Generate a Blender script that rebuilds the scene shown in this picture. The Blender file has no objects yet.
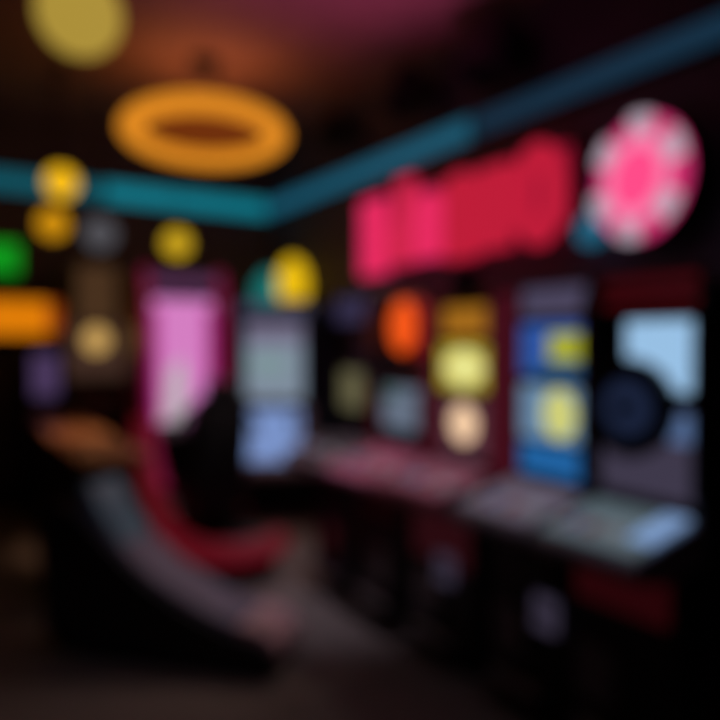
import bpy, bmesh, math, random
from mathutils import Vector, Matrix
random.seed(7)
PI = math.pi
SC = bpy.context.scene
COL = SC.collection

# ------------------------------------------------------------------ camera, world, exposure
cam_d = bpy.data.cameras.new('camera')
cam_d.sensor_width = 36.0
cam_d.lens = 34.0
cam_d.clip_start = 0.02
cam_d.dof.use_dof = True
cam_d.dof.focus_distance = 0.30
cam_d.dof.aperture_fstop = 2.3
cam = bpy.data.objects.new('camera', cam_d)
COL.objects.link(cam)
cam.location = (0, 0, 1.5)
cam.rotation_euler = (math.radians(90 - 1.5), 0, math.radians(-31.7))
SC.camera = cam

world = bpy.data.worlds.new('world')
SC.world = world
world.use_nodes = True
world.node_tree.nodes['Background'].inputs[0].default_value = (0.5, 0.45, 0.6, 1)
world.node_tree.nodes['Background'].inputs[1].default_value = 0.0015

ld = bpy.data.lights.new('overhead_fill', 'SPOT')        # unseen wide fill lamp added above the frame
ld.energy = 15
ld.color = (0.80, 0.78, 1.0)
ld.spot_size = 2.3
ld.spot_blend = 1.0
ld.shadow_soft_size = 0.25
lo = bpy.data.objects.new('overhead_fill', ld)
COL.objects.link(lo)
lo.location = (1.15, 1.9, 3.5)

ld = bpy.data.lights.new('aisle_fill', 'SPOT')          # unseen fill lamp added above the frame to brighten the aisle floor
ld.energy = 170
ld.color = (0.80, 0.76, 1.0)
ld.spot_size = 0.54
ld.spot_blend = 1.0
ld.shadow_soft_size = 0.08
lo = bpy.data.objects.new('aisle_fill', ld)
COL.objects.link(lo)
lo.location = (1.3, 2.6, 3.55)
lo.rotation_euler = (Vector((2.0, 3.55, 0)) - Vector((1.3, 2.6, 3.55))).to_track_quat('-Z', 'Y').to_euler()

SC.view_settings.view_transform = 'Standard'
SC.view_settings.look = 'None'
SC.view_settings.exposure = 0.0
SC.view_settings.gamma = 1.0
SC.view_settings.use_curve_mapping = False


# ------------------------------------------------------------------ materials
def lin(c):
    out = []
    for v in c:
        v = v / 255.0
        out.append(v / 12.92 if v <= 0.04045 else ((v + 0.055) / 1.055) ** 2.4)
    return out


MATS = {}


def mat(name, rgb, rough=0.5, metal=0.0, vary=0.15, scale=12.0, coat=0.0):
    if name in MATS:
        return MATS[name]
    m = bpy.data.materials.new(name)
    m.use_nodes = True
    nt = m.node_tree
    b = nt.nodes['Principled BSDF']
    b.inputs['Roughness'].default_value = rough
    b.inputs['Metallic'].default_value = metal
    b.inputs['Coat Weight'].default_value = coat
    tc = nt.nodes.new('ShaderNodeTexCoord')
    nz = nt.nodes.new('ShaderNodeTexNoise')
    nz.inputs['Scale'].default_value = scale
    nz.inputs['Detail'].default_value = 4
    rp = nt.nodes.new('ShaderNodeValToRGB')
    c = lin(rgb)
    rp.color_ramp.elements[0].position = 0.3
    rp.color_ramp.elements[1].position = 0.7
    rp.color_ramp.elements[0].color = [x * (1 - vary) for x in c] + [1]
    rp.color_ramp.elements[1].color = [min(1, x * (1 + vary)) for x in c] + [1]
    nt.links.new(tc.outputs['Object'], nz.inputs['Vector'])
    nt.links.new(nz.outputs['Fac'], rp.inputs['Fac'])
    nt.links.new(rp.outputs['Color'], b.inputs['Base Color'])
    MATS[name] = m
    return m


def glow(name, rgb, k=1.0):
    if name in MATS:
        return MATS[name]
    m = bpy.data.materials.new(name)
    m.use_nodes = True
    nt = m.node_tree
    b = nt.nodes['Principled BSDF']
    b.inputs['Base Color'].default_value = (0.02, 0.02, 0.02, 1)
    b.inputs['Roughness'].default_value = 0.6
    b.inputs['Specular IOR Level'].default_value = 0.2
    b.inputs['Emission Color'].default_value = lin(rgb) + [1]
    b.inputs['Emission Strength'].default_value = k
    MATS[name] = m
    return m


def wood(name, a, b_, rough=0.35):
    m = bpy.data.materials.new(name)
    m.use_nodes = True
    nt = m.node_tree
    b = nt.nodes['Principled BSDF']
    b.inputs['Roughness'].default_value = rough
    tc = nt.nodes.new('ShaderNodeTexCoord')
    mp = nt.nodes.new('ShaderNodeMapping')
    mp.inputs['Scale'].default_value = (14, 1.2, 14)
    nz = nt.nodes.new('ShaderNodeTexNoise')
    nz.inputs['Scale'].default_value = 3
    nz.inputs['Detail'].default_value = 8
    nz.inputs['Distortion'].default_value = 1.5
    rp = nt.nodes.new('ShaderNodeValToRGB')
    rp.color_ramp.elements[0].position = 0.35
    rp.color_ramp.elements[1].position = 0.65
    rp.color_ramp.elements[0].color = lin(a) + [1]
    rp.color_ramp.elements[1].color = lin(b_) + [1]
    nt.links.new(tc.outputs['Object'], mp.inputs['Vector'])
    nt.links.new(mp.outputs['Vector'], nz.inputs['Vector'])
    nt.links.new(nz.outputs['Fac'], rp.inputs['Fac'])
    nt.links.new(rp.outputs['Color'], b.inputs['Base Color'])
    MATS[name] = m
    return m


BLACK = mat('black_plastic', (22, 22, 26), 0.45)
BLACKM = mat('black_metal', (26, 26, 28), 0.4, 0.6)
GREYM = mat('grey_metal', (130, 130, 138), 0.35, 0.8)
DKRED = mat('dark_red_plastic', (118, 20, 30), 0.4)
CRIMSON = mat('crimson_plastic', (160, 20, 55), 0.35)
RED = glow('red_glow_plastic', (88, 8, 20), 1.0)  # bumper plastic with a glow added to lift its brightness
LILAC = mat('lilac_grey_vinyl', (112, 104, 132), 0.5)
VINYL = mat('black_vinyl', (20, 20, 26), 0.55)
DECKG = mat('pale_deck_plastic', (165, 165, 175), 0.4)
DECKP = mat('pink_deck_plastic', (190, 110, 130), 0.4)
CHROME = mat('chrome', (200, 200, 205), 0.18, 1.0, 0.03)
WHITEP = mat('white_plastic', (215, 212, 218), 0.4)
BROWNP = mat('brown_laminate', (110, 78, 52), 0.5)
WOOD = wood('oiled_wood', (150, 96, 56), (200, 138, 90))


# ------------------------------------------------------------------ mesh helpers
class MB:
    def __init__(self):
        self.bm = bmesh.new()

    def box(self, x0, x1, y0, y1, z0, z1, M=None):
        r = bmesh.ops.create_cube(self.bm, size=1.0)
        for v in r['verts']:
            p = Vector(((x0 + x1) / 2 + v.co.x * (x1 - x0), (y0 + y1) / 2 + v.co.y * (y1 - y0), (z0 + z1) / 2 + v.co.z * (z1 - z0)))
            v.co = M @ p if M else p
        return self

    def prism(self, pts, a0, a1, axis='x'):
        """closed outline extruded along an axis; for x the points are (y,z), for y (x,z), for z (x,y)"""
        def mk(p, a):
            return {'x': (a, p[0], p[1]), 'y': (p[0], a, p[1]), 'z': (p[0], p[1], a)}[axis]
        A = [self.bm.verts.new(mk(p, a0)) for p in pts]
        B = [self.bm.verts.new(mk(p, a1)) for p in pts]
        n = len(pts)
        self.bm.faces.new(A)
        self.bm.faces.new(B[::-1])
        for i in range(n):
            self.bm.faces.new((A[i], B[i], B[(i + 1) % n], A[(i + 1) % n]))
        return self

    def lathe(self, prof, seg=32, M=None, sx=1.0, sy=1.0):
        rings = []
        for r, z in prof:
            if r < 1e-5:
                rings.append([self.bm.verts.new((0, 0, z))])
            else:
                rings.append([self.bm.verts.new((r * sx * math.cos(2 * PI * i / seg), r * sy * math.sin(2 * PI * i / seg), z)) for i in range(seg)])
        for a, b in zip(rings, rings[1:]):
            for i in range(seg):
                j = (i + 1) % seg
                if len(a) == 1 and len(b) == 1:
                    continue
                if len(a) == 1:
                    self.bm.faces.new((a[0], b[i], b[j]))
                elif len(b) == 1:
                    self.bm.faces.new((a[i], b[0], a[j]))
                else:
                    self.bm.faces.new((a[i], b[i], b[j], a[j]))
        if M:
            for ring in rings:
                for v in ring:
                    v.co = M @ v.co
        return self

    def tube(self, pts, r, seg=12, closed=False, radii=None):
        pts = [Vector(p) for p in pts]
        n = len(pts)
        rings = []
        up = None
        for i, p in enumerate(pts):
            if closed:
                t = pts[(i + 1) % n] - pts[i - 1]
            else:
                t = pts[min(i + 1, n - 1)] - pts[max(i - 1, 0)]
            t.normalize()
            if up is None:
                up = Vector((0, 0, 1)) if abs(t.z) < 0.9 else Vector((1, 0, 0))
            s = t.cross(up).normalized()
            up = s.cross(t).normalized()
            rr = radii[i] if radii else r
            rings.append([self.bm.verts.new(p + s * rr * math.cos(2 * PI * k / seg) + up * rr * math.sin(2 * PI * k / seg)) for k in range(seg)])
        pairs = list(zip(rings, rings[1:])) + ([(rings[-1], rings[0])] if closed else [])
        for a, b in pairs:
            for k in range(seg):
                j = (k + 1) % seg
                self.bm.faces.new((a[k], a[j], b[j], b[k]))
        if not closed:
            self.bm.faces.new(rings[0][::-1])
            self.bm.faces.new(rings[-1])
        return self

    def ball(self, c, r, sx=1, sy=1, sz=1, u=28, v=16):
        res = bmesh.ops.create_uvsphere(self.bm, u_segments=u, v_segments=v, radius=r)
        for q in res['verts']:
            q.co = Vector((c[0] + q.co.x * sx, c[1] + q.co.y * sy, c[2] + q.co.z * sz))
        return self


def obj(name, mb, m, parent=None, bevel=0.0, smooth=True, loc=None, rot=None):
    bm = mb.bm
    bmesh.ops.recalc_face_normals(bm, faces=bm.faces)
    me = bpy.data.meshes.new(name)
    bm.to_mesh(me)
    bm.free()
    me.materials.append(m)
    o = bpy.data.objects.new(name, me)
    COL.objects.link(o)
    if parent:
        o.parent = parent
    if loc:
        o.location = loc
    if rot:
        o.rotation_euler = rot
    if bevel > 0:
        bv = o.modifiers.new('soft_edges', 'BEVEL')
        bv.width = bevel
        bv.segments = 3
        bv.limit_method = 'ANGLE'
        bv.angle_limit = math.radians(40)
    if smooth:
        for p in me.polygons:
            p.use_smooth = True
        me.set_sharp_from_angle(angle=math.radians(40))
    return o


def thing(name, label, cat, loc=(0, 0, 0), rz=0.0, group=None):
    o = bpy.data.objects.new(name, None)
    o.empty_display_size = 0.1
    COL.objects.link(o)
    o.location = loc
    o.rotation_euler = (0, 0, rz)
    o['label'] = label
    o['category'] = cat
    if group:
        o['group'] = group
    return o


def struct(name, mb, m, bevel=0.0):
    o = obj(name, mb, m, None, bevel, smooth=False)
    o['kind'] = 'structure'
    return o


def disc_prof(r, h, e=0.01):
    return [(0, 0), (r - e, 0), (r, e), (r, h - e), (r - e, h), (0, h)]


RX = Matrix.Rotation(PI / 2, 4, 'X')        # lathe axis +Z -> -Y (faces the front)


def facing(x, y, z):
    """turns a lathe about Z into one whose axis points to the local front (-Y), based at x,y,z"""
    return Matrix.Translation((x, y, z)) @ RX


# ------------------------------------------------------------------ the setting
H = 3.6
XR, YB = 3.12, 6.94
XL, YF = -2.2, -1.6
FLOORM = mat('dark_carpet', (112, 98, 90), 0.7, 0, 0.35, 40)
WALLM = mat('dark_wall_paint', (92, 86, 106), 0.7, 0, 0.12, 4)
CEILM = mat('brown_ceiling_paint', (134, 100, 88), 0.75, 0, 0.12, 2.5)
struct('floor', MB().box(XL - .1, XR + .1, YF - .1, YB + .1, -0.1, 0), FLOORM)
struct('ceiling', MB().box(XL - .1, XR + .1, YF - .1, YB + .1, H, H + .1), CEILM)
struct('wall_right', MB().box(XR, XR + .1, YF, YB, 0, H), WALLM)
struct('wall_back', MB().box(XL, XR, YB, YB + .1, 0, H), WALLM)
struct('wall_left', MB().box(XL - .1, XL, YF, YB, 0, H), WALLM)
struct('wall_front', MB().box(XL, XR, YF - .1, YF, 0, H), WALLM)
struct('baseboard_right', MB().box(XR - .02, XR, YF, YB - .02, 0, .12), BLACK, .004)
struct('baseboard_back', MB().box(XL, XR - .02, YB - .02, YB, 0, .12), BLACK, .004)


# ------------------------------------------------------------------ teal strip lights under the ceiling
def strip(label, pts, z, r, m, group):
    (x0, y0), (x1, y1) = pts
    L = math.hypot(x1 - x0, y1 - y0)
    t = thing('strip_light', label, 'strip light', ((x0 + x1) / 2, (y0 + y1) / 2, z), math.atan2(y1 - y0, x1 - x0), group)
    obj('channel', MB().box(-L / 2, L / 2, 0.0, .03, -r - .02, r + .02), BLACKM, t, .004)
    obj('diffuser', MB().prism([(0, -r), (-.035, -r * .8), (-.05, 0), (-.035, r * .8), (0, r)], -L / 2 + .005, L / 2 - .005, 'x'), m, t)
    for s in (-1, 1):
        obj('end_cap', MB().box(s * L / 2 - .006, s * L / 2 + .006, -.055, .03, -r - .01, r + .01), BLACKM, t, .003)
    return t


TEAL_B = glow('teal_light_back', (14, 112, 128), 1.15)
TEAL_BL = glow('teal_light_back_dim', (16, 84, 98), 1.0)
TEAL_R = glow('teal_light_right', (26, 88, 112), 1.0)
TEAL_R2 = glow('teal_light_right_dim', (20, 48, 68), 1.0)
SZ = 2.95
strip('bright teal strip light on the back wall, running into the corner', [(1.35, YB - .04), (3.07, YB - .04)], SZ, .095, TEAL_B, 'teal strip lights')
strip('dimmer teal strip light on the back wall, behind the yellow globe lamps', [(-1.4, YB - .04), (1.335, YB - .04)], SZ, .09, TEAL_BL, 'teal strip lights')
strip('teal strip light on the right wall above the red sign', [(XR - .04, YB - .12), (XR - .04, 3.5)], SZ, .078, TEAL_R, 'teal strip lights')
strip('dim teal strip light on the right wall above the pink chip sign', [(XR - .04, 3.485), (XR - .04, .4)], SZ, .065, TEAL_R2, 'teal strip lights')


# ------------------------------------------------------------------ black wall spotlights above the strip
def spotlight(y, z, s, label, aim, energy, color, size):
    t = thing('spotlight', label, 'spotlight', (XR, y, z), PI / 2, 'black spotlights above the teal strip')
    # local -Y is into the room after the +90 degree turn ... keep everything in local axes: +Y points into the room
    obj('wall_plate', MB().box(-.08 * s, .08 * s, 0, .03, -.08 * s, .08 * s), BLACKM, t, .006)
    obj('bracket_arm', MB().tube([(0, .02, 0), (0, .12, 0), (0, .2, .02)], .025, 10), BLACKM, t)
    d = Vector(aim).normalized()
    q = d.to_track_quat('Z', 'Y').to_matrix().to_4x4()
    M = Matrix.Translation((0, .24, .02)) @ q @ Matrix.Translation((0, 0, -.14 * s))
    can = obj('lamp_can', MB().lathe([(0, 0), (.09 * s, 0), (.13 * s, .05 * s), (.145 * s, .3 * s), (.135 * s, .3 * s), (.12 * s, .1 * s), (0, .09 * s)], 28, M), BLACK, t)
    obj('lens', MB().lathe([(0, .11 * s), (.118 * s, .11 * s), (.118 * s, .13 * s), (0, .14 * s)], 28, M), glow('spot_lens_%s' % label[:9], color, 0.02), can)
    ld = bpy.data.lights.new('spotlight_beam', 'SPOT')
    ld.energy = energy
    ld.color = lin(color)
    ld.spot_size = size
    ld.spot_blend = 0.9
    ld.shadow_soft_size = .1
    lo = bpy.data.objects.new('spotlight_beam', ld)
    COL.objects.link(lo)
    lo.parent = t
    lo.matrix_local = M @ Matrix.Translation((0, 0, .31 * s)) @ Matrix.Rotation(PI, 4, 'X')
    return t


spotlight(5.05, 3.30, 0.9, 'smallest black wall spotlight above the teal strip, near the ring lamp', (-.12, .42, -.9), 25, (255, 232, 226), 1.1)
spotlight(4.02, 3.30, 1.0, 'middle black wall spotlight above the teal strip, over the red sign', (-.05, .36, -.9), 40, (255, 232, 226), 1.0)
spotlight(3.12, 3.28, 1.25, 'largest black wall spotlight above the teal strip, farthest from the ring lamp', (.16, .36, -.9), 40, (255, 232, 226), 1.0)

# ------------------------------------------------------------------ ring chandelier
t = thing('ring_chandelier', 'large amber glowing ring chandelier hanging from the brown ceiling', 'chandelier', (1.715, 4.98, 3.06))
AMB = glow('amber_ring', (228, 140, 34), 1.0)
AMBD = glow('amber_inner', (108, 44, 10), 1.0)
rb = MB().tube([(.53 * math.cos(2 * PI * i / 64), .53 * math.sin(2 * PI * i / 64), 0) for i in range(64)], .085, 18, True)
for v in rb.bm.verts:
    v.co.z *= .75
tilt = Matrix.Rotation(math.radians(-5.5), 4, Vector((.95, -.32, 0)))      # the ring hangs a little out of level
for v in rb.bm.verts:
    v.co = tilt @ v.co
ring = obj('glowing_ring', rb, AMB, t)
obj('inner_diffuser', MB().lathe([(0, .05), (.43, .05), (.45, .07), (.43, .09), (0, .09)], 48, tilt), AMBD, t)
obj('hub', MB().lathe([(0, .09), (.07, .09), (.09, .12), (.06, .16), (0, .17)], 24), BLACKM, t)
for i in range(3):
    a = 2 * PI * i / 3 + .4
    obj('suspension_rod', MB().tube([tilt @ Vector((.52 * math.cos(a), .52 * math.sin(a), .055)), (.05 * math.cos(a), .05 * math.sin(a), .50)], .008, 8), BLACKM, t)
obj('ceiling_rose', MB().lathe([(0, .49), (.1, .49), (.12, .52), (.12, .54), (0, .54)], 24), BLACKM, t)
ld = bpy.data.lights.new('chandelier_uplight', 'AREA')
ld.shape = 'DISK'
ld.size = .8
ld.energy = 3.4
ld.color = lin((255, 160, 105))
lo = bpy.data.objects.new('chandelier_uplight', ld)
COL.objects.link(lo)
lo.parent = t
lo.location = (0, 0, .12)
lo.rotation_euler = (PI, 0, 0)


# ------------------------------------------------------------------ globe pendants
def pendant(label, x, y, z, r, m, sx=1.0):
    t = thing('globe_pendant', label, 'pendant lamp', (x, y, z), 0, 'round pendant lamps')
    obj('globe', MB().ball((0, 0, 0), r, sx, sx, 1, 32, 20), m, t)
    obj('lamp_cap', MB().lathe([(0, r * .93), (r * .35, r * .93), (r * .3, r * 1.12), (.012, r * 1.2), (0, r * 1.2)], 20), BLACKM, t)
    obj('cord', MB().tube([(0, 0, r * 1.15), (0, 0, H - .03 - z)], .006, 8), BLACKM, t)
    obj('ceiling_rose', MB().lathe([(0, H - .035 - z), (.05, H - .035 - z), (.06, H - .01 - z), (.06, H - z), (0, H - z)], 20), BLACKM, t)
    return t


pendant('largest pale yellow globe lamp, hanging near the brown ceiling', .655, 3.9, 3.245, .215, glow('globe_pale_yellow', (172, 144, 58)))
pendant('bright yellow globe lamp hanging in front of the back teal strip', .80, 5.6, 2.71, .118, glow('globe_yellow', (232, 176, 20), 1.2))
pendant('amber globe lamp hanging lowest, just above the green sign', .80, 6.08, 2.47, .118, glow('globe_amber', (206, 142, 14), 1.05))
pendant('yellow globe lamp hanging above the pink screen of the driving game', 1.80, 6.0, 2.375, .118, glow('globe_olive_yellow', (208, 168, 30), 1.05))
pendant('unlit grey globe lamp hanging above the brown cabinet', 1.22, 6.35, 2.46, .14, glow('globe_grey_glow', (78, 78, 84)))  # globe is off; its grey brightness is put in as glow


gl = [o for o in bpy.data.objects if o.name == 'globe_pendant'][0]
ld = bpy.data.lights.new('ledge_fill', 'SPOT')                # narrow beam added under the big globe to brighten the ledge
ld.energy = 140
ld.color = lin((255, 205, 170))
ld.spot_size = 0.42
ld.spot_blend = 1.0
ld.shadow_soft_size = .1
lo = bpy.data.objects.new('ledge_fill', ld)
COL.objects.link(lo)
lo.parent = gl
lo.location = (0, 0.05, -.27)
lo.rotation_euler = Vector((.2, .95, -2.1)).to_track_quat('-Z', 'Y').to_euler()

# ------------------------------------------------------------------ signs: red sign and pink chip sign on the right wall
# ------------------------------------------------------------------ red sign
t = thing('red_sign', 'long glowing red sign with raised shapes on the right wall', 'sign', (XR, 3.78, 2.39), PI / 2)
t.scale = (.96, 1, .96)
# local +Y points into the room, local +X runs along the wall away from the camera
obj('backing_panel', MB().box(-1.17, 1.17, .0, .05, -.24, .27), BLACKM, t, .01)
obj('light_panel', MB().box(-1.14, 1.14, .05, .07, -.22, .25), glow('red_panel', (150, 20, 48), 1.0), t, .005)
GL = glow('red_letter_pink', (230, 42, 96), 1.0)
GM = glow('red_letter_mid', (206, 36, 74), 1.0)
GD = glow('red_letter_deep', (190, 28, 56), 1.0)


def glyph(kind, xc, w, z0, z1, m):
    mb = MB()
    if kind == 'bar':
        mb.box(xc - w / 2, xc + w / 2, .07, .14, z0, z1)
    elif kind == 'ring':
        n = 36
        zc, hr, wr = (z0 + z1) / 2, (z1 - z0) / 2 - .07, w / 2 - .07
        mb.tube([(xc + wr * math.cos(2 * PI * i / n), .11, zc + hr * math.sin(2 * PI * i / n)) for i in range(n)], .07, 10, True)
    elif kind == 'step':
        mb.prism([(xc - w / 2, z0), (xc + w / 2, z0), (xc + w / 2, z0 + (z1 - z0) * .45), (xc + w * .1, z0 + (z1 - z0) * .55), (xc + w * .1, z1), (xc - w / 2, z1)], .07, .14, 'y')
    elif kind == 'dome':
        pts = [(xc - w / 2, z0), (xc + w / 2, z0)]
        pts += [(xc + w / 2 * math.cos(PI * i / 14), z1 - w * .4 + w * .4 * math.sin(PI * i / 14)) for i in range(15)]
        mb.prism(pts, .07, .14, 'y')
    obj('raised_shape', mb, m, t, .015)


glyph('bar', .92, .36, -.36, .28, GL)
glyph('step', .52, .34, -.31, .36, GM)
glyph('dome', .15, .34, -.30, .20, GL)
glyph('dome', -.21, .34, -.34, .27, GD)
glyph('bar', -.56, .28, -.31, .24, GD)
glyph('ring', -.94, .40, -.34, .30, GD)
for x in (-.9, .9):
    obj('wall_bracket', MB().box(x - .04, x + .04, 0, .06, -.30, -.2), BLACKM, t, .004)

t = thing('chip_sign', 'round pink casino chip sign with pale edge spots on the right wall', 'sign', (XR - .09, 2.145, 2.31), math.radians(80))
t.scale = (.92, .92, .92)
MF = Matrix.Translation((0, 0, 0)) @ Matrix.Rotation(-PI / 2, 4, 'X')       # lathe axis -> +Y (into the room)
obj('wall_bracket', MB().box(-.06, .06, -.06, .02, -.06, .06), BLACKM, t, .006)
obj('backing_disc', MB().lathe(disc_prof(.34, .06), 48, MF), BLACKM, t)
obj('pink_rim', MB().lathe([(.22, .06), (.32, .06), (.33, .065), (.33, .09), (.32, .1), (.22, .1)], 48, MF), glow('chip_pink_rim', (214, 48, 114)), t)
obj('pale_ring', MB().lathe([(.155, .06), (.235, .06), (.235, .11), (.155, .11)], 48, MF), glow('chip_pale_ring', (248, 128, 172)), t)
obj('pink_centre', MB().lathe([(0, .06), (.165, .06), (.165, .112), (.155, .12), (0, .125)], 48, MF), glow('chip_centre', (255, 76, 138), 1.0), t)
for k in range(6):
    a = math.radians(98 + 60 * k)
    mb = MB()
    n = 8
    pts = [(r * math.cos(a + s * math.radians(14)), r * math.sin(a + s * math.radians(14))) for r, s in ((.24, -1), (.335, -1), (.34, 0), (.335, 1), (.24, 1))]
    mb.prism(pts, .1, .125, 'y')
    obj('edge_spot', mb, glow('chip_edge_spot', (184, 164, 180)), t)

t = thing('wall_lamp', 'small teal wall lamp between the red sign and the chip sign', 'wall lamp', (XR, 2.50, 2.11), PI / 2)
obj('wall_plate', MB().lathe(disc_prof(.06, .03), 24, MF), BLACKM, t)
obj('lamp_shade', MB().lathe([(0, .03), (.05, .03), (.085, .08), (.085, .12), (.04, .15), (0, .155)], 24, MF), glow('teal_wall_lamp', (30, 96, 124)), t)


# ------------------------------------------------------------------ slot machines along the right wall
def slot(label, yc, w, top, c):
    """front is local -Y; screen plane at y = 0"""
    t = thing('slot_machine', label, 'slot machine', (2.1, yc, 0), -PI / 2, 'slot machines along the right wall')
    h = w / 2 - .006
    obj('plinth', MB().box(-h + .03, h - .03, -.09, .44, 0, .07), BLACK, t, .004)
    obj('base_cabinet', MB().box(-h, h, -.12, .46, .07, .77), c.get('base', BLACK), t, .012)
    obj('belly_panel', MB().box(-h + .03, h - .03, -.145, -.12, .58 if 'bill_x' not in c else .48, .74), c['belly'], t, .008)
    if 'bill_x' in c:
        ba = obj('bill_acceptor', MB().box(c['bill_x'] - .055, c['bill_x'] + .055, -.165, -.14, .40, .53), G('bill_acceptor_lilac', (54, 48, 64), 1.0), t, .006)
        obj('bill_slot', MB().box(c['bill_x'] - .045, c['bill_x'] + .045, -.17, -.16, .46, .475), BLACK, ba)
    cd = obj('coin_door', MB().box(c.get('door_x', 0) - .09, c.get('door_x', 0) + .09, -.14, -.12, .22, .43), GREYM, t, .006)
    obj('lock', MB().lathe(disc_prof(.014, .012, .003), 14, facing(c.get('door_x', 0) + .05, -.14, .33)), CHROME, cd)
    obj('coin_tray', MB().prism([(-.12, .12), (-.2, .14), (-.2, .18), (-.185, .18), (-.185, .155), (-.12, .145)], -h + .08, h - .08, 'x'), CHROME, t, .003)
    dk = obj('button_deck', MB().prism([(0.03, .76), (-.2, .74), (-.33, .77), (-.35, .81), (-.335, .838), (.03, .925)], -h, h, 'x'), c['deck'], t, .012)
    sl = math.atan2(.087, .365)
    Mt = Matrix.Translation((0, -.15, .887)) @ Matrix.Rotation(sl, 4, 'X')
    obj('button_plate', MB().box(-h + .03, h - .03, -.165, .125, -.012, .008, Mt), c['plate'], dk, .003)
    for i in range(5):
        x = -h + .07 + i * (w - (.3 if c.get('wheel') else .2)) / 5
        obj('button', MB().box(x - .022, x + .022, -.12, -.06, .006, .02, Mt), c['btn'][i % len(c['btn'])], dk, .004)
    obj('spin_button', MB().lathe(disc_prof(.03, .025, .006), 20, Mt @ Matrix.Translation((h - (.15 if c.get('wheel') else .06), -.09, .006))), c['btn'][0], dk)
    obj('upright_cabinet', MB().box(-h, h, .03, .46, .80, top), BLACK, t, .012)
    for s in (-1, 1):
        obj('side_trim', MB().prism([(.46, .86), (-.01, .90), (-.045, 1.0), (-.045, top - .08), (0, top + .02), (.46, top + .02)], s * h - .018, s * h + .004, 'x'), c['trim'] if s < 0 or c.get('both') else DKRED, t, .006)
    for part, x0, x1, z0, z1, m, syms in c['panels']:
        fr = .014
        p = obj(part, MB().box(x0, x1, .005, .035, z0, z1), m, t, .004)
        obj(part.split('_')[0] + '_frame' if part != 'screen' else 'screen_frame', MB().box(x0 - fr, x1 + fr, .0, .034, z1, z1 + fr).box(x0 - fr, x1 + fr, .0, .034, z0 - fr, z0).box(x0 - fr, x0, .0, .034, z0, z1).box(x1, x1 + fr, .0, .034, z0, z1), BLACK, t)
        for k, xs, zs, rs, hs, ms in syms:
            if k == 'oval':
                obj('screen_symbol', MB().lathe([(0, 0), (rs, 0), (rs, .004), (rs * .9, .008), (0, .008)], 32, facing(xs, .006, zs), 1, hs / rs), ms, p)
            else:
                obj('screen_symbol', MB().box(xs - rs, xs + rs, -.002, .006, zs - hs, zs + hs), ms, p, .004)
    obj('top_cap', MB().prism([(.0, top), (.46, top), (.46, top + .03), (.05, top + .045), (-.03, top + .02)], -h, h, 'x'), BLACK, t, .006)
    return t


G = glow
TRIML = G('trim_red_glow', (64, 12, 24), 1.0)  # plain red trim, glow added so it shows in the dark
btn_col = [G('button_white', (170, 170, 180), .35), G('button_red', (150, 50, 60), .3), G('button_blue', (90, 120, 180), .4)]
# nearest machine: pale blue panel behind a dark round wheel
m1 = slot('nearest slot machine with pale blue screen behind a dark round wheel', 1.495, .44, 1.66, dict(
    belly=G('belly_red_glow', (38, 4, 7), 1.0), deck=DECKG, plate=G('plate_grey_green', (92, 108, 116), .8), btn=btn_col, trim=BLACK, both=True, wheel=True, door_x=-.1, base=BLACK,  # belly glow added to brighten the red panel under the deck
    panels=[
        ('screen', -.09, .17, 1.33, 1.575, G('screen_pale_blue', (152, 192, 228), 1.0), []),
        ('plastic_panel', -.19, .19, .96, 1.27, G('panel_lilac_glow', (62, 56, 74), 1.0), [('box', .14, 1.21, .05, .05, G('panel_midblue', (84, 108, 150), 1.0))]),  # lilac plastic; the light falling on it is put in as glow
        ('marquee_panel', -.19, .19, 1.62, 1.73, G('marquee_darkred', (62, 6, 12), 1.0), []),
    ]))
obj('deck_end_panel', MB().box(.11, .2, -.1, .115, .004, .018, Matrix.Translation((0, -.15, .887)) @ Matrix.Rotation(math.atan2(.087, .365), 4, 'X')), G('deck_end_blue', (122, 152, 196), 1.0), m1, .006)  # glowing blue panel added at the bright right end of the deck
wh = obj('bonus_wheel', MB().lathe(disc_prof(.17, .05, .012), 48, facing(-.04, .0, 1.27)), BLACK, m1)
wr = obj('wheel_rim', MB().tube([(-.04 + .162 * math.cos(2 * PI * i / 48), -.05, 1.27 + .162 * math.sin(2 * PI * i / 48)) for i in range(48)], .014, 10, True), BLACKM, m1)
obj('wheel_face', MB().lathe([(0, 0), (.10, 0), (.10, .006), (0, .01)], 40, facing(-.04, -.05, 1.27)), G('wheel_dark_blue', (25, 34, 58), 1.0), m1)
obj('wheel_hub', MB().lathe(disc_prof(.03, .03, .006), 20, facing(-.04, -.055, 1.27)), BLACKM, m1)
for k in range(8):
    a = 2 * PI * k / 8
    obj('wheel_peg', MB().lathe(disc_prof(.01, .025, .003), 10, facing(-.04 + .14 * math.cos(a), -.05, 1.27 + .14 * math.sin(a))), BLACKM, m1)

slot('slot machine with blue screens and yellow symbols, beside the dark round wheel', 1.94, .43, 1.72, dict(
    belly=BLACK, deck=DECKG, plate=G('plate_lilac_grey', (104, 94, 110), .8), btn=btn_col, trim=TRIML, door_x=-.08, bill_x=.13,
    panels=[
        ('marquee_panel', -.16, .18, 1.61, 1.74, G('marquee_lilac', (74, 68, 92), 1.0), []),
        ('screen', -.165, .185, 1.365, 1.575, G('screen_blue', (46, 84, 160), 1.0), [('box', .095, 1.48, .10, .055, G('symbol_yellowgreen', (170, 172, 44), 1.0)), ('box', .06, 1.395, .13, .018, G('symbol_teal', (30, 80, 100), 1.0))]),
        ('screen', -.165, .185, 1.10, 1.325, G('screen_greyblue', (104, 136, 166), 1.0), [('oval', .05, 1.21, .085, .10, G('symbol_pale_yellow', (206, 206, 120), 1.0))]),
        ('lower_panel', -.165, .185, .955, 1.08, G('panel_blue', (30, 96, 158), 1.0), []),
    ]))

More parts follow.
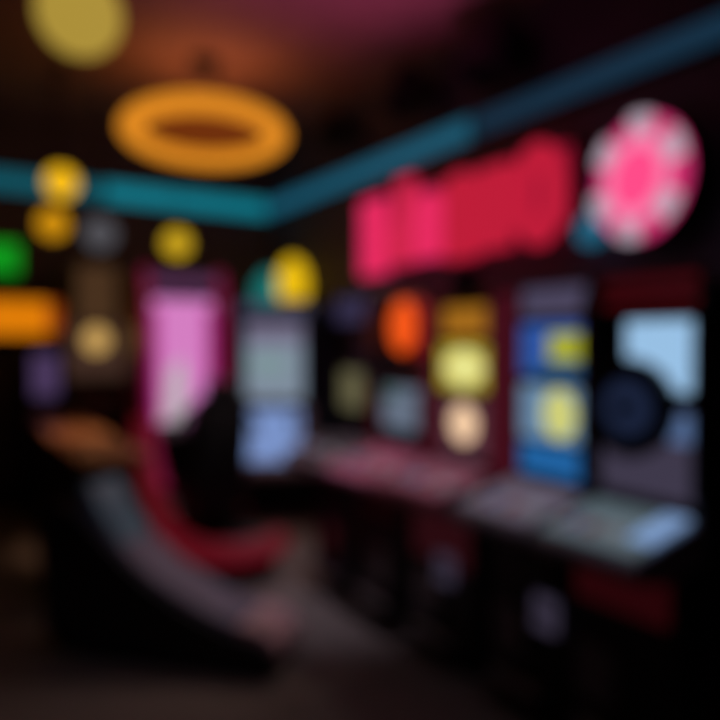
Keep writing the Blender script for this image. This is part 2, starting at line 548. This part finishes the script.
slot('slot machine with glowing yellow screen and round peach display below it', 2.475, .47, 1.70, dict(
    belly=G('belly_plum_glow', (40, 9, 14), 1.0), deck=DECKP, both=True, plate=G('plate_pink', (130, 74, 92), .8), btn=btn_col, trim=TRIML, door_x=-.1, bill_x=.06,  # belly glow added to brighten the panel under the deck
    panels=[
        ('marquee_panel', -.16, .16, 1.53, 1.67, G('marquee_amber', (160, 104, 26), 1.0), []),
        ('screen', -.185, .185, 1.27, 1.49, G('screen_mustard', (168, 150, 40), 1.0), [('oval', 0, 1.38, .14, .085, G('symbol_cream_yellow', (232, 228, 140), 1.0))]),
        ('lower_panel', -.17, .17, .97, 1.235, G('panel_plum', (84, 50, 62), 1.0), [('oval', .0, 1.115, .092, .092, G('display_peach', (246, 206, 166), 1.05))]),
    ]))

m4 = slot('slot machine with a glowing orange oval topper and dim teal-grey screen', 2.985, .47, 1.30, dict(
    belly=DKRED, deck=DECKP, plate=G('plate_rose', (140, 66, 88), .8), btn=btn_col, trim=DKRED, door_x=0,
    panels=[
        ('screen', -.18, .18, 1.03, 1.26, G('screen_teal_grey', (98, 110, 128), 1.0), [('box', -.11, 1.22, .06, .03, G('symbol_dim_green', (60, 90, 84), 1.0))]),
    ]))
obj('topper_post', MB().tube([(-.08, .14, 1.30), (-.08, .14, 1.48)], .04, 14), BLACKM, m4)
obj('topper_back', MB().lathe([(0, 0), (.155, 0), (.165, .02), (.155, .06), (0, .06)], 40, facing(-.08, .17, 1.585), .9, 1.0), G('topper_red', (130, 16, 14), 1.0), m4)
obj('topper_face', MB().lathe([(0, 0), (.125, 0), (.12, .02), (.08, .045), (0, .055)], 40, facing(-.125, .11, 1.59), .9, 1.2), G('topper_orange', (246, 88, 22), 1.05), m4)

slot('farthest slot machine on the right wall, with a dim olive screen', 3.50, .48, 1.76, dict(
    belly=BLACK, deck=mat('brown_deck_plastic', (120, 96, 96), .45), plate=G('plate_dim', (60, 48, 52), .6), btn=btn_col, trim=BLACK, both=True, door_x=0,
    panels=[
        ('screen', -.13, .13, 1.1, 1.33, G('screen_olive', (96, 92, 64), 1.0), []),
        ('marquee_panel', -.2, .2, 1.62, 1.78, G('marquee_dim_violet', (50, 46, 74), 1.0), []),
    ]))

# ------------------------------------------------------------------ purple uplight added on the yellow-screen machine to tint the ceiling
t = thing('uplight', 'added small black purple-lit uplight on top of the slot machine with the yellow screen', 'uplight', (2.22, 2.60, 1.742), 0)
obj('lamp_can', MB().lathe([(0, 0), (.06, 0), (.075, .02), (.08, .12), (.07, .12), (.06, .05), (0, .05)], 24), BLACK, t)
obj('lens', MB().lathe([(0, .07), (.066, .07), (.066, .085), (0, .09)], 24), G('uplight_lens', (170, 60, 200), 1.0), t)
ld = bpy.data.lights.new('uplight_fill', 'SPOT')
ld.energy = 130
ld.color = lin((215, 105, 185))
ld.spot_size = 1.45
ld.spot_blend = 1.0
ld.shadow_soft_size = .05
lo = bpy.data.objects.new('uplight_fill', ld)
COL.objects.link(lo)
lo.parent = t
lo.location = (0, 0, .13)
lo.rotation_euler = Vector((-.22, .28, 1)).to_track_quat('-Z', 'Y').to_euler()

# ------------------------------------------------------------------ driving game with the pink screen
t = thing('driving_game', 'driving game cabinet with bright pink screen, red curved base and black seat', 'arcade machine', (1.61, 5.20, 0), 0)
t.scale = (.90, 1.0, .95)
# front is local -Y, the player looks along +Y
obj('screen_cabinet', MB().prism([(.0, .35), (.0, .72), (.06, .78), (.1, 1.98), (.04, 2.02), (.06, 2.14), (.5, 2.14), (.52, .35)], -.3, .3, 'x'), BLACK, t, .015)
sc_ = obj('screen', MB().box(-.27, .27, .04, .11, .80, 1.93), G('screen_pink', (212, 126, 194), 1.0), t, .006)
obj('screen_symbol', MB().prism([(-.19, .82), (.0, .82), (.02, 1.25), (.0, 1.45), (-.12, 1.36)], .025, .042, 'y'), G('screen_pale_grey', (186, 176, 182), 1.0), sc_, .003)
obj('screen_symbol', MB().box(-.265, -.2, .028, .042, .95, 1.85), G('screen_magenta', (176, 52, 140), 1.0), sc_, .003)
obj('screen_symbol', MB().box(.2, .265, .028, .042, 1.2, 1.85), G('screen_magenta', (176, 52, 140), 1.0), sc_, .003)
obj('marquee_panel', MB().box(-.3, .3, .02, .1, 2.02, 2.12), G('marquee_mauve', (84, 50, 82), 1.0), t, .006)
for s in (-1, 1):
    prof = [(.53, .25), (.53, 2.16), (.02, 2.16), (-.06, 1.95), (-.1, 1.1), (-.22, .72), (-.45, .5), (-.5, .25)]
    obj('side_panel', MB().prism(prof, s * .30, s * .34, 'x'), CRIMSON, t, .012)
    obj('edge_glow', MB().tube([(s * .325, p[0] - .01, p[1]) for p in prof[2:7]], .034, 10), G('edge_magenta', (112, 12, 52), 1.0), t)  # glowing tube added to brighten the crimson side panel's edge
obj('base_platform', MB().prism([(-.33, .53), (.33, .53), (.31, -1.05), (.25, -1.2), (.1, -1.28), (-.1, -1.28), (-.26, -1.2), (-.32, -1.05)], .02, .16, 'z'), BLACK, t, .02)
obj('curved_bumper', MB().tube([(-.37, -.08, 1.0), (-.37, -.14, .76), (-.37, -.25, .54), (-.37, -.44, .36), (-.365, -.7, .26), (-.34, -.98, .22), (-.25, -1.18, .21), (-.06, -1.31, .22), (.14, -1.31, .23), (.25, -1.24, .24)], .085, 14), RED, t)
st = obj('seat', MB().prism([(-.95, .36), (-.5, .4), (-.48, .46), (-.95, .48), (-1.05, .55), (-1.16, 1.2), (-1.24, 1.22), (-1.27, 1.15), (-1.15, .42), (-1.08, .36)], -.2, .2, 'x'), VINYL, t, .035, loc=(-.05, .24, 0))
obj('headrest', MB().box(-.14, .14, -1.27, -1.18, 1.18, 1.32), VINYL, st, .03)
for s in (-1, 1):
    obj('side_bolster', MB().tube([(s * .19, -.55, .47), (s * .2, -.92, .5), (s * .2, -1.06, .66), (s * .19, -1.15, 1.1)], .045, 10), VINYL, st)
obj('seat_post', MB().box(-.19, .09, -.76, -.41, .15, .37), BLACKM, t, .01)
obj('dashboard', MB().prism([(.05, .7), (-.22, .78), (-.26, .86), (-.18, .92), (.05, .93)], -.29, .29, 'x'), BLACK, t, .015)
sw = obj('steering_wheel', MB().tube([(.15 * math.cos(2 * PI * i / 32), -.33 - .05 * math.sin(2 * PI * i / 32), .95 + .14 * math.sin(2 * PI * i / 32)) for i in range(32)], .018, 10, True), BLACK, t)
for k in range(3):
    a = PI / 2 + 2 * PI * k / 3 + PI
    obj('wheel_spoke', MB().tube([(0, -.31, .95), (.15 * math.cos(a), -.33 - .05 * math.sin(a), .95 + .14 * math.sin(a))], .013, 8), BLACKM, sw)
obj('steering_column', MB().tube([(0, -.2, .88), (0, -.32, .95)], .03, 12), BLACKM, t)
for x in (-.09, .09):
    obj('pedal', MB().prism([(.0, .2), (-.03, .2), (.05, .36), (.08, .36)], x - .04, x + .04, 'x'), GREYM, t, .004)

# ------------------------------------------------------------------ upright game turned to the room, pale blue control panel
t = thing('upright_game', 'dark upright arcade game with grey-blue screen, pale control panel and yellow topper', 'arcade machine', (2.58, 5.66, 0), math.radians(-26))
t.scale = (1.14, 1.14, 1.08)
obj('cabinet_body', MB().prism([(-.12, .03), (.30, .03), (.30, 1.72), (.06, 1.72), (-.02, 1.62), (.1, 1.58), (.06, .86), (-.12, .70)], -.31, .31, 'x'), BLACK, t, .015)
for s in (-1, 1):
    obj('side_panel', MB().prism([(-.16, .0), (.32, .0), (.32, 1.76), (.02, 1.76), (-.08, 1.62), (.04, 1.5), (.0, .9), (-.56, .47), (-.56, .34), (-.16, .4)], s * .31, s * .34, 'x'), mat('navy_side_panel', (26, 28, 52), .4), t, .01)
s_ = obj('screen', MB().box(-.23, .23, .05, .09, .90, 1.55), G('screen_grey_blue', (126, 140, 156), 1.0), t, .006)
obj('screen_symbol', MB().box(-.23, .23, .042, .052, 1.38, 1.55), G('screen_grey_mauve', (112, 106, 130), 1.0), s_, .003)
obj('screen_symbol', MB().box(-.2, .1, .04, .052, 1.12, 1.28), G('screen_grey_teal', (124, 148, 152), 1.0), s_, .003)
obj('marquee_panel', MB().box(-.29, .29, -.01, .04, 1.60, 1.72), G('marquee_slate', (60, 60, 82), 1.0), t, .006)
cp = obj('control_panel', MB().prism([(.06, .70), (-.52, .36), (-.56, .38), (-.55, .44), (.06, .87)], -.3, .3, 'x'), DECKG, t, .012)
Mc = Matrix.Translation((0, -.245, .664)) @ Matrix.Rotation(math.atan2(.43, .61), 4, 'X')
obj('panel_glass', MB().box(-.28, .2, -.32, .28, -.006, .006, Mc), G('panel_periwinkle', (120, 146, 200), 1.0), cp, .003)
for x in (-.15, .15):
    j = obj('joystick', MB().lathe([(0, 0), (.03, 0), (.03, .008), (.008, .012), (.008, .07), (.022, .075), (.026, .095), (.018, .113), (0, .116)], 16, Mc @ Matrix.Translation((x, .04, .006))), BLACK, cp)
    for k in range(3):
        obj('button', MB().lathe(disc_prof(.016, .014, .004), 14, Mc @ Matrix.Translation((x + .03 + .035 * k - .03, -.07 - .01 * k, .006))), btn_col[k], cp)
obj('coin_door', MB().box(-.12, .12, -.135, -.11, .25, .55), BLACKM, t, .006)
obj('topper_post', MB().box(.06, .28, .16, .28, 1.72, 1.76), BLACKM, t, .006)
obj('topper_oval', MB().lathe([(0, 0), (.125, 0), (.13, .02), (.12, .05), (0, .065)], 40, facing(.15, .22, 1.89), 1, 1.85), G('topper_yellow', (232, 186, 16), 1.05), t)
obj('topper_fin', MB().prism([(-.18, 1.72), (.05, 1.72), (.03, 2.0), (-.08, 2.02), (-.17, 1.9)], .22, .26, 'y'), G('topper_teal', (18, 116, 112), 1.0), t, .01)

# ------------------------------------------------------------------ brown cabinet and small game against the back wall
t = thing('arcade_cabinet', 'tall brown arcade cabinet with a round tan lit display', 'arcade machine', (1.17, 6.28, 0), math.radians(-4))
obj('cabinet_body', MB().prism([(-.02, .0), (.5, .0), (.5, 2.2), (.04, 2.2), (-.04, 2.12), (.06, 1.7), (.06, 1.15), (-.02, .95)], -.26, .26, 'x'), mat('dark_brown_laminate', (58, 42, 36), .5), t, .012)
obj('marquee_panel', MB().box(-.16, .16, -.05, .06, 1.68, 2.16), G('marquee_brown', (70, 48, 30), 1.0), t, .008)
obj('display_panel', MB().box(-.24, .24, .03, .065, 1.18, 1.66), G('display_brown', (62, 42, 34), 1.0), t, .006)
obj('round_display', MB().lathe([(0, 0), (.105, 0), (.105, .015), (.09, .03), (0, .035)], 36, facing(.0, .03, 1.52), 1, 1.08), G('display_tan', (206, 164, 92), 1.05), t)
obj('control_shelf', MB().prism([(.08, .92), (-.2, .86), (-.22, .92), (.08, 1.0)], -.25, .25, 'x'), BLACK, t, .01)
for x in (-.1, 0, .1):
    obj('button', MB().lathe(disc_prof(.02, .02, .005), 14, Matrix.Translation((x, -.09, .945))), btn_col[1], t)

t = thing('arcade_cabinet', 'small dark arcade cabinet with dim violet screen below the orange sign', 'arcade machine', (.76, 6.28, 0), 0)
obj('cabinet_body', MB().prism([(.0, .0), (.5, .0), (.5, 1.46), (.05, 1.46), (.06, 1.0), (.0, .9)], -.125, .125, 'x'), BLACK, t, .012)
obj('screen', MB().box(-.10, .10, .03, .065, 1.04, 1.40), G('screen_dim_violet', (74, 56, 92), 1.0), t, .006)
obj('control_shelf', MB().prism([(.08, .9), (-.14, .85), (-.15, .9), (.08, .96)], -.12, .12, 'x'), BLACK, t, .008)

# ------------------------------------------------------------------ signs on the back wall
t = thing('orange_sign', 'long glowing orange sign box on the back wall', 'sign', (.40, YB, 1.72), 0)
obj('sign_box', MB().box(-.58, .56, -.14, 0, -.19, .19), BLACKM, t, .012)
obj('light_panel', MB().box(-.55, .44, -.165, -.14, -.16, .16), G('orange_panel', (222, 124, 8), 1.0), t, .006)
obj('end_panel', MB().box(.44, .54, -.16, -.14, -.15, .15), G('orange_end_panel', (150, 62, 16), 1.0), t, .006)
t = thing('green_sign', 'small glowing green sign high on the back wall', 'sign', (.44, YB, 2.25), 0)
obj('sign_box', MB().box(-.3, .20, -.1, 0, -.16, .16), BLACKM, t, .01)
obj('light_panel', MB().box(-.28, .18, -.12, -.1, -.14, .14), G('green_panel', (10, 146, 28), 1.0), t, .006)

# ------------------------------------------------------------------ wooden ledge
t = thing('bar_ledge', 'narrow wooden bar ledge on a black panel, running to the back wall', 'ledge', (.82, 4.95, 0), 0)
obj('ledge_top', MB().box(-.22, .15, -1.18, 1.05, .84, .89), WOOD, t, .015)
obj('support_panel', MB().box(-.2, .02, -1.05, 1.05, .0, .84), BLACK, t, .01)
obj('foot_rail', MB().tube([(.12, -1.0, .2), (.12, 1.0, .2)], .02, 10), CHROME, t)
for y in (-.8, .8):
    obj('rail_bracket', MB().tube([(.0, y, .2), (.12, y, .2)], .012, 8), CHROME, t)

# ------------------------------------------------------------------ low curved seat pod in front
t = thing('cockpit_seat', 'low black curved cockpit seat with lilac-grey padding, before the wooden ledge', 'seat', (.475, 3.485, 0), math.radians(-46))
# local X runs towards the toe of the pod, local Y is away from the camera
prof_top = [(.08, .70), (.13, .66), (.2, .60), (.32, .49), (.46, .38), (.6, .305), (.75, .235), (.9, .185), (1.02, .16)]
outline = prof_top + [(1.06, .13), (1.07, .06), (1.02, .02), (.0, .02), (-.1, .1), (-.13, .5), (-.1, .70), (.0, .74)]
obj('side_shell', MB().prism(outline, .0, .05, 'y'), BLACK, t, .02)
obj('side_shell', MB().prism(outline, .31, .36, 'y'), BLACK, t, .02)
low = [(p[0], p[1] - .05) for p in prof_top]
obj('pod_core', MB().prism(low + [(1.04, .04), (.02, .04)], .05, .31, 'y'), BLACK, t)
pad = [(p[0], p[1] + .035) for p in prof_top] + [(p[0], p[1] - .02) for p in prof_top[::-1]]
obj('seat_pad', MB().prism(pad, .03, .33, 'y'), LILAC, t, .015)
obj('toe_highlight', MB().prism([(.9, .235), (1.03, .21), (1.09, .15), (1.09, .07), (1.04, .12), (.9, .17)], .02, .34, 'y'), mat('pink_reflection', (214, 172, 180), .4), t, .015)  # pale pink piece stands in for a light reflection on the toe
obj('head_cushion', MB().prism([(.07, .70), (.13, .62), (.28, .49), (.31, .54), (.2, .68), (.14, .79), (.08, .82)], .04, .32, 'y'), mat('teal_grey_vinyl', (96, 138, 160), .5), t, .02)
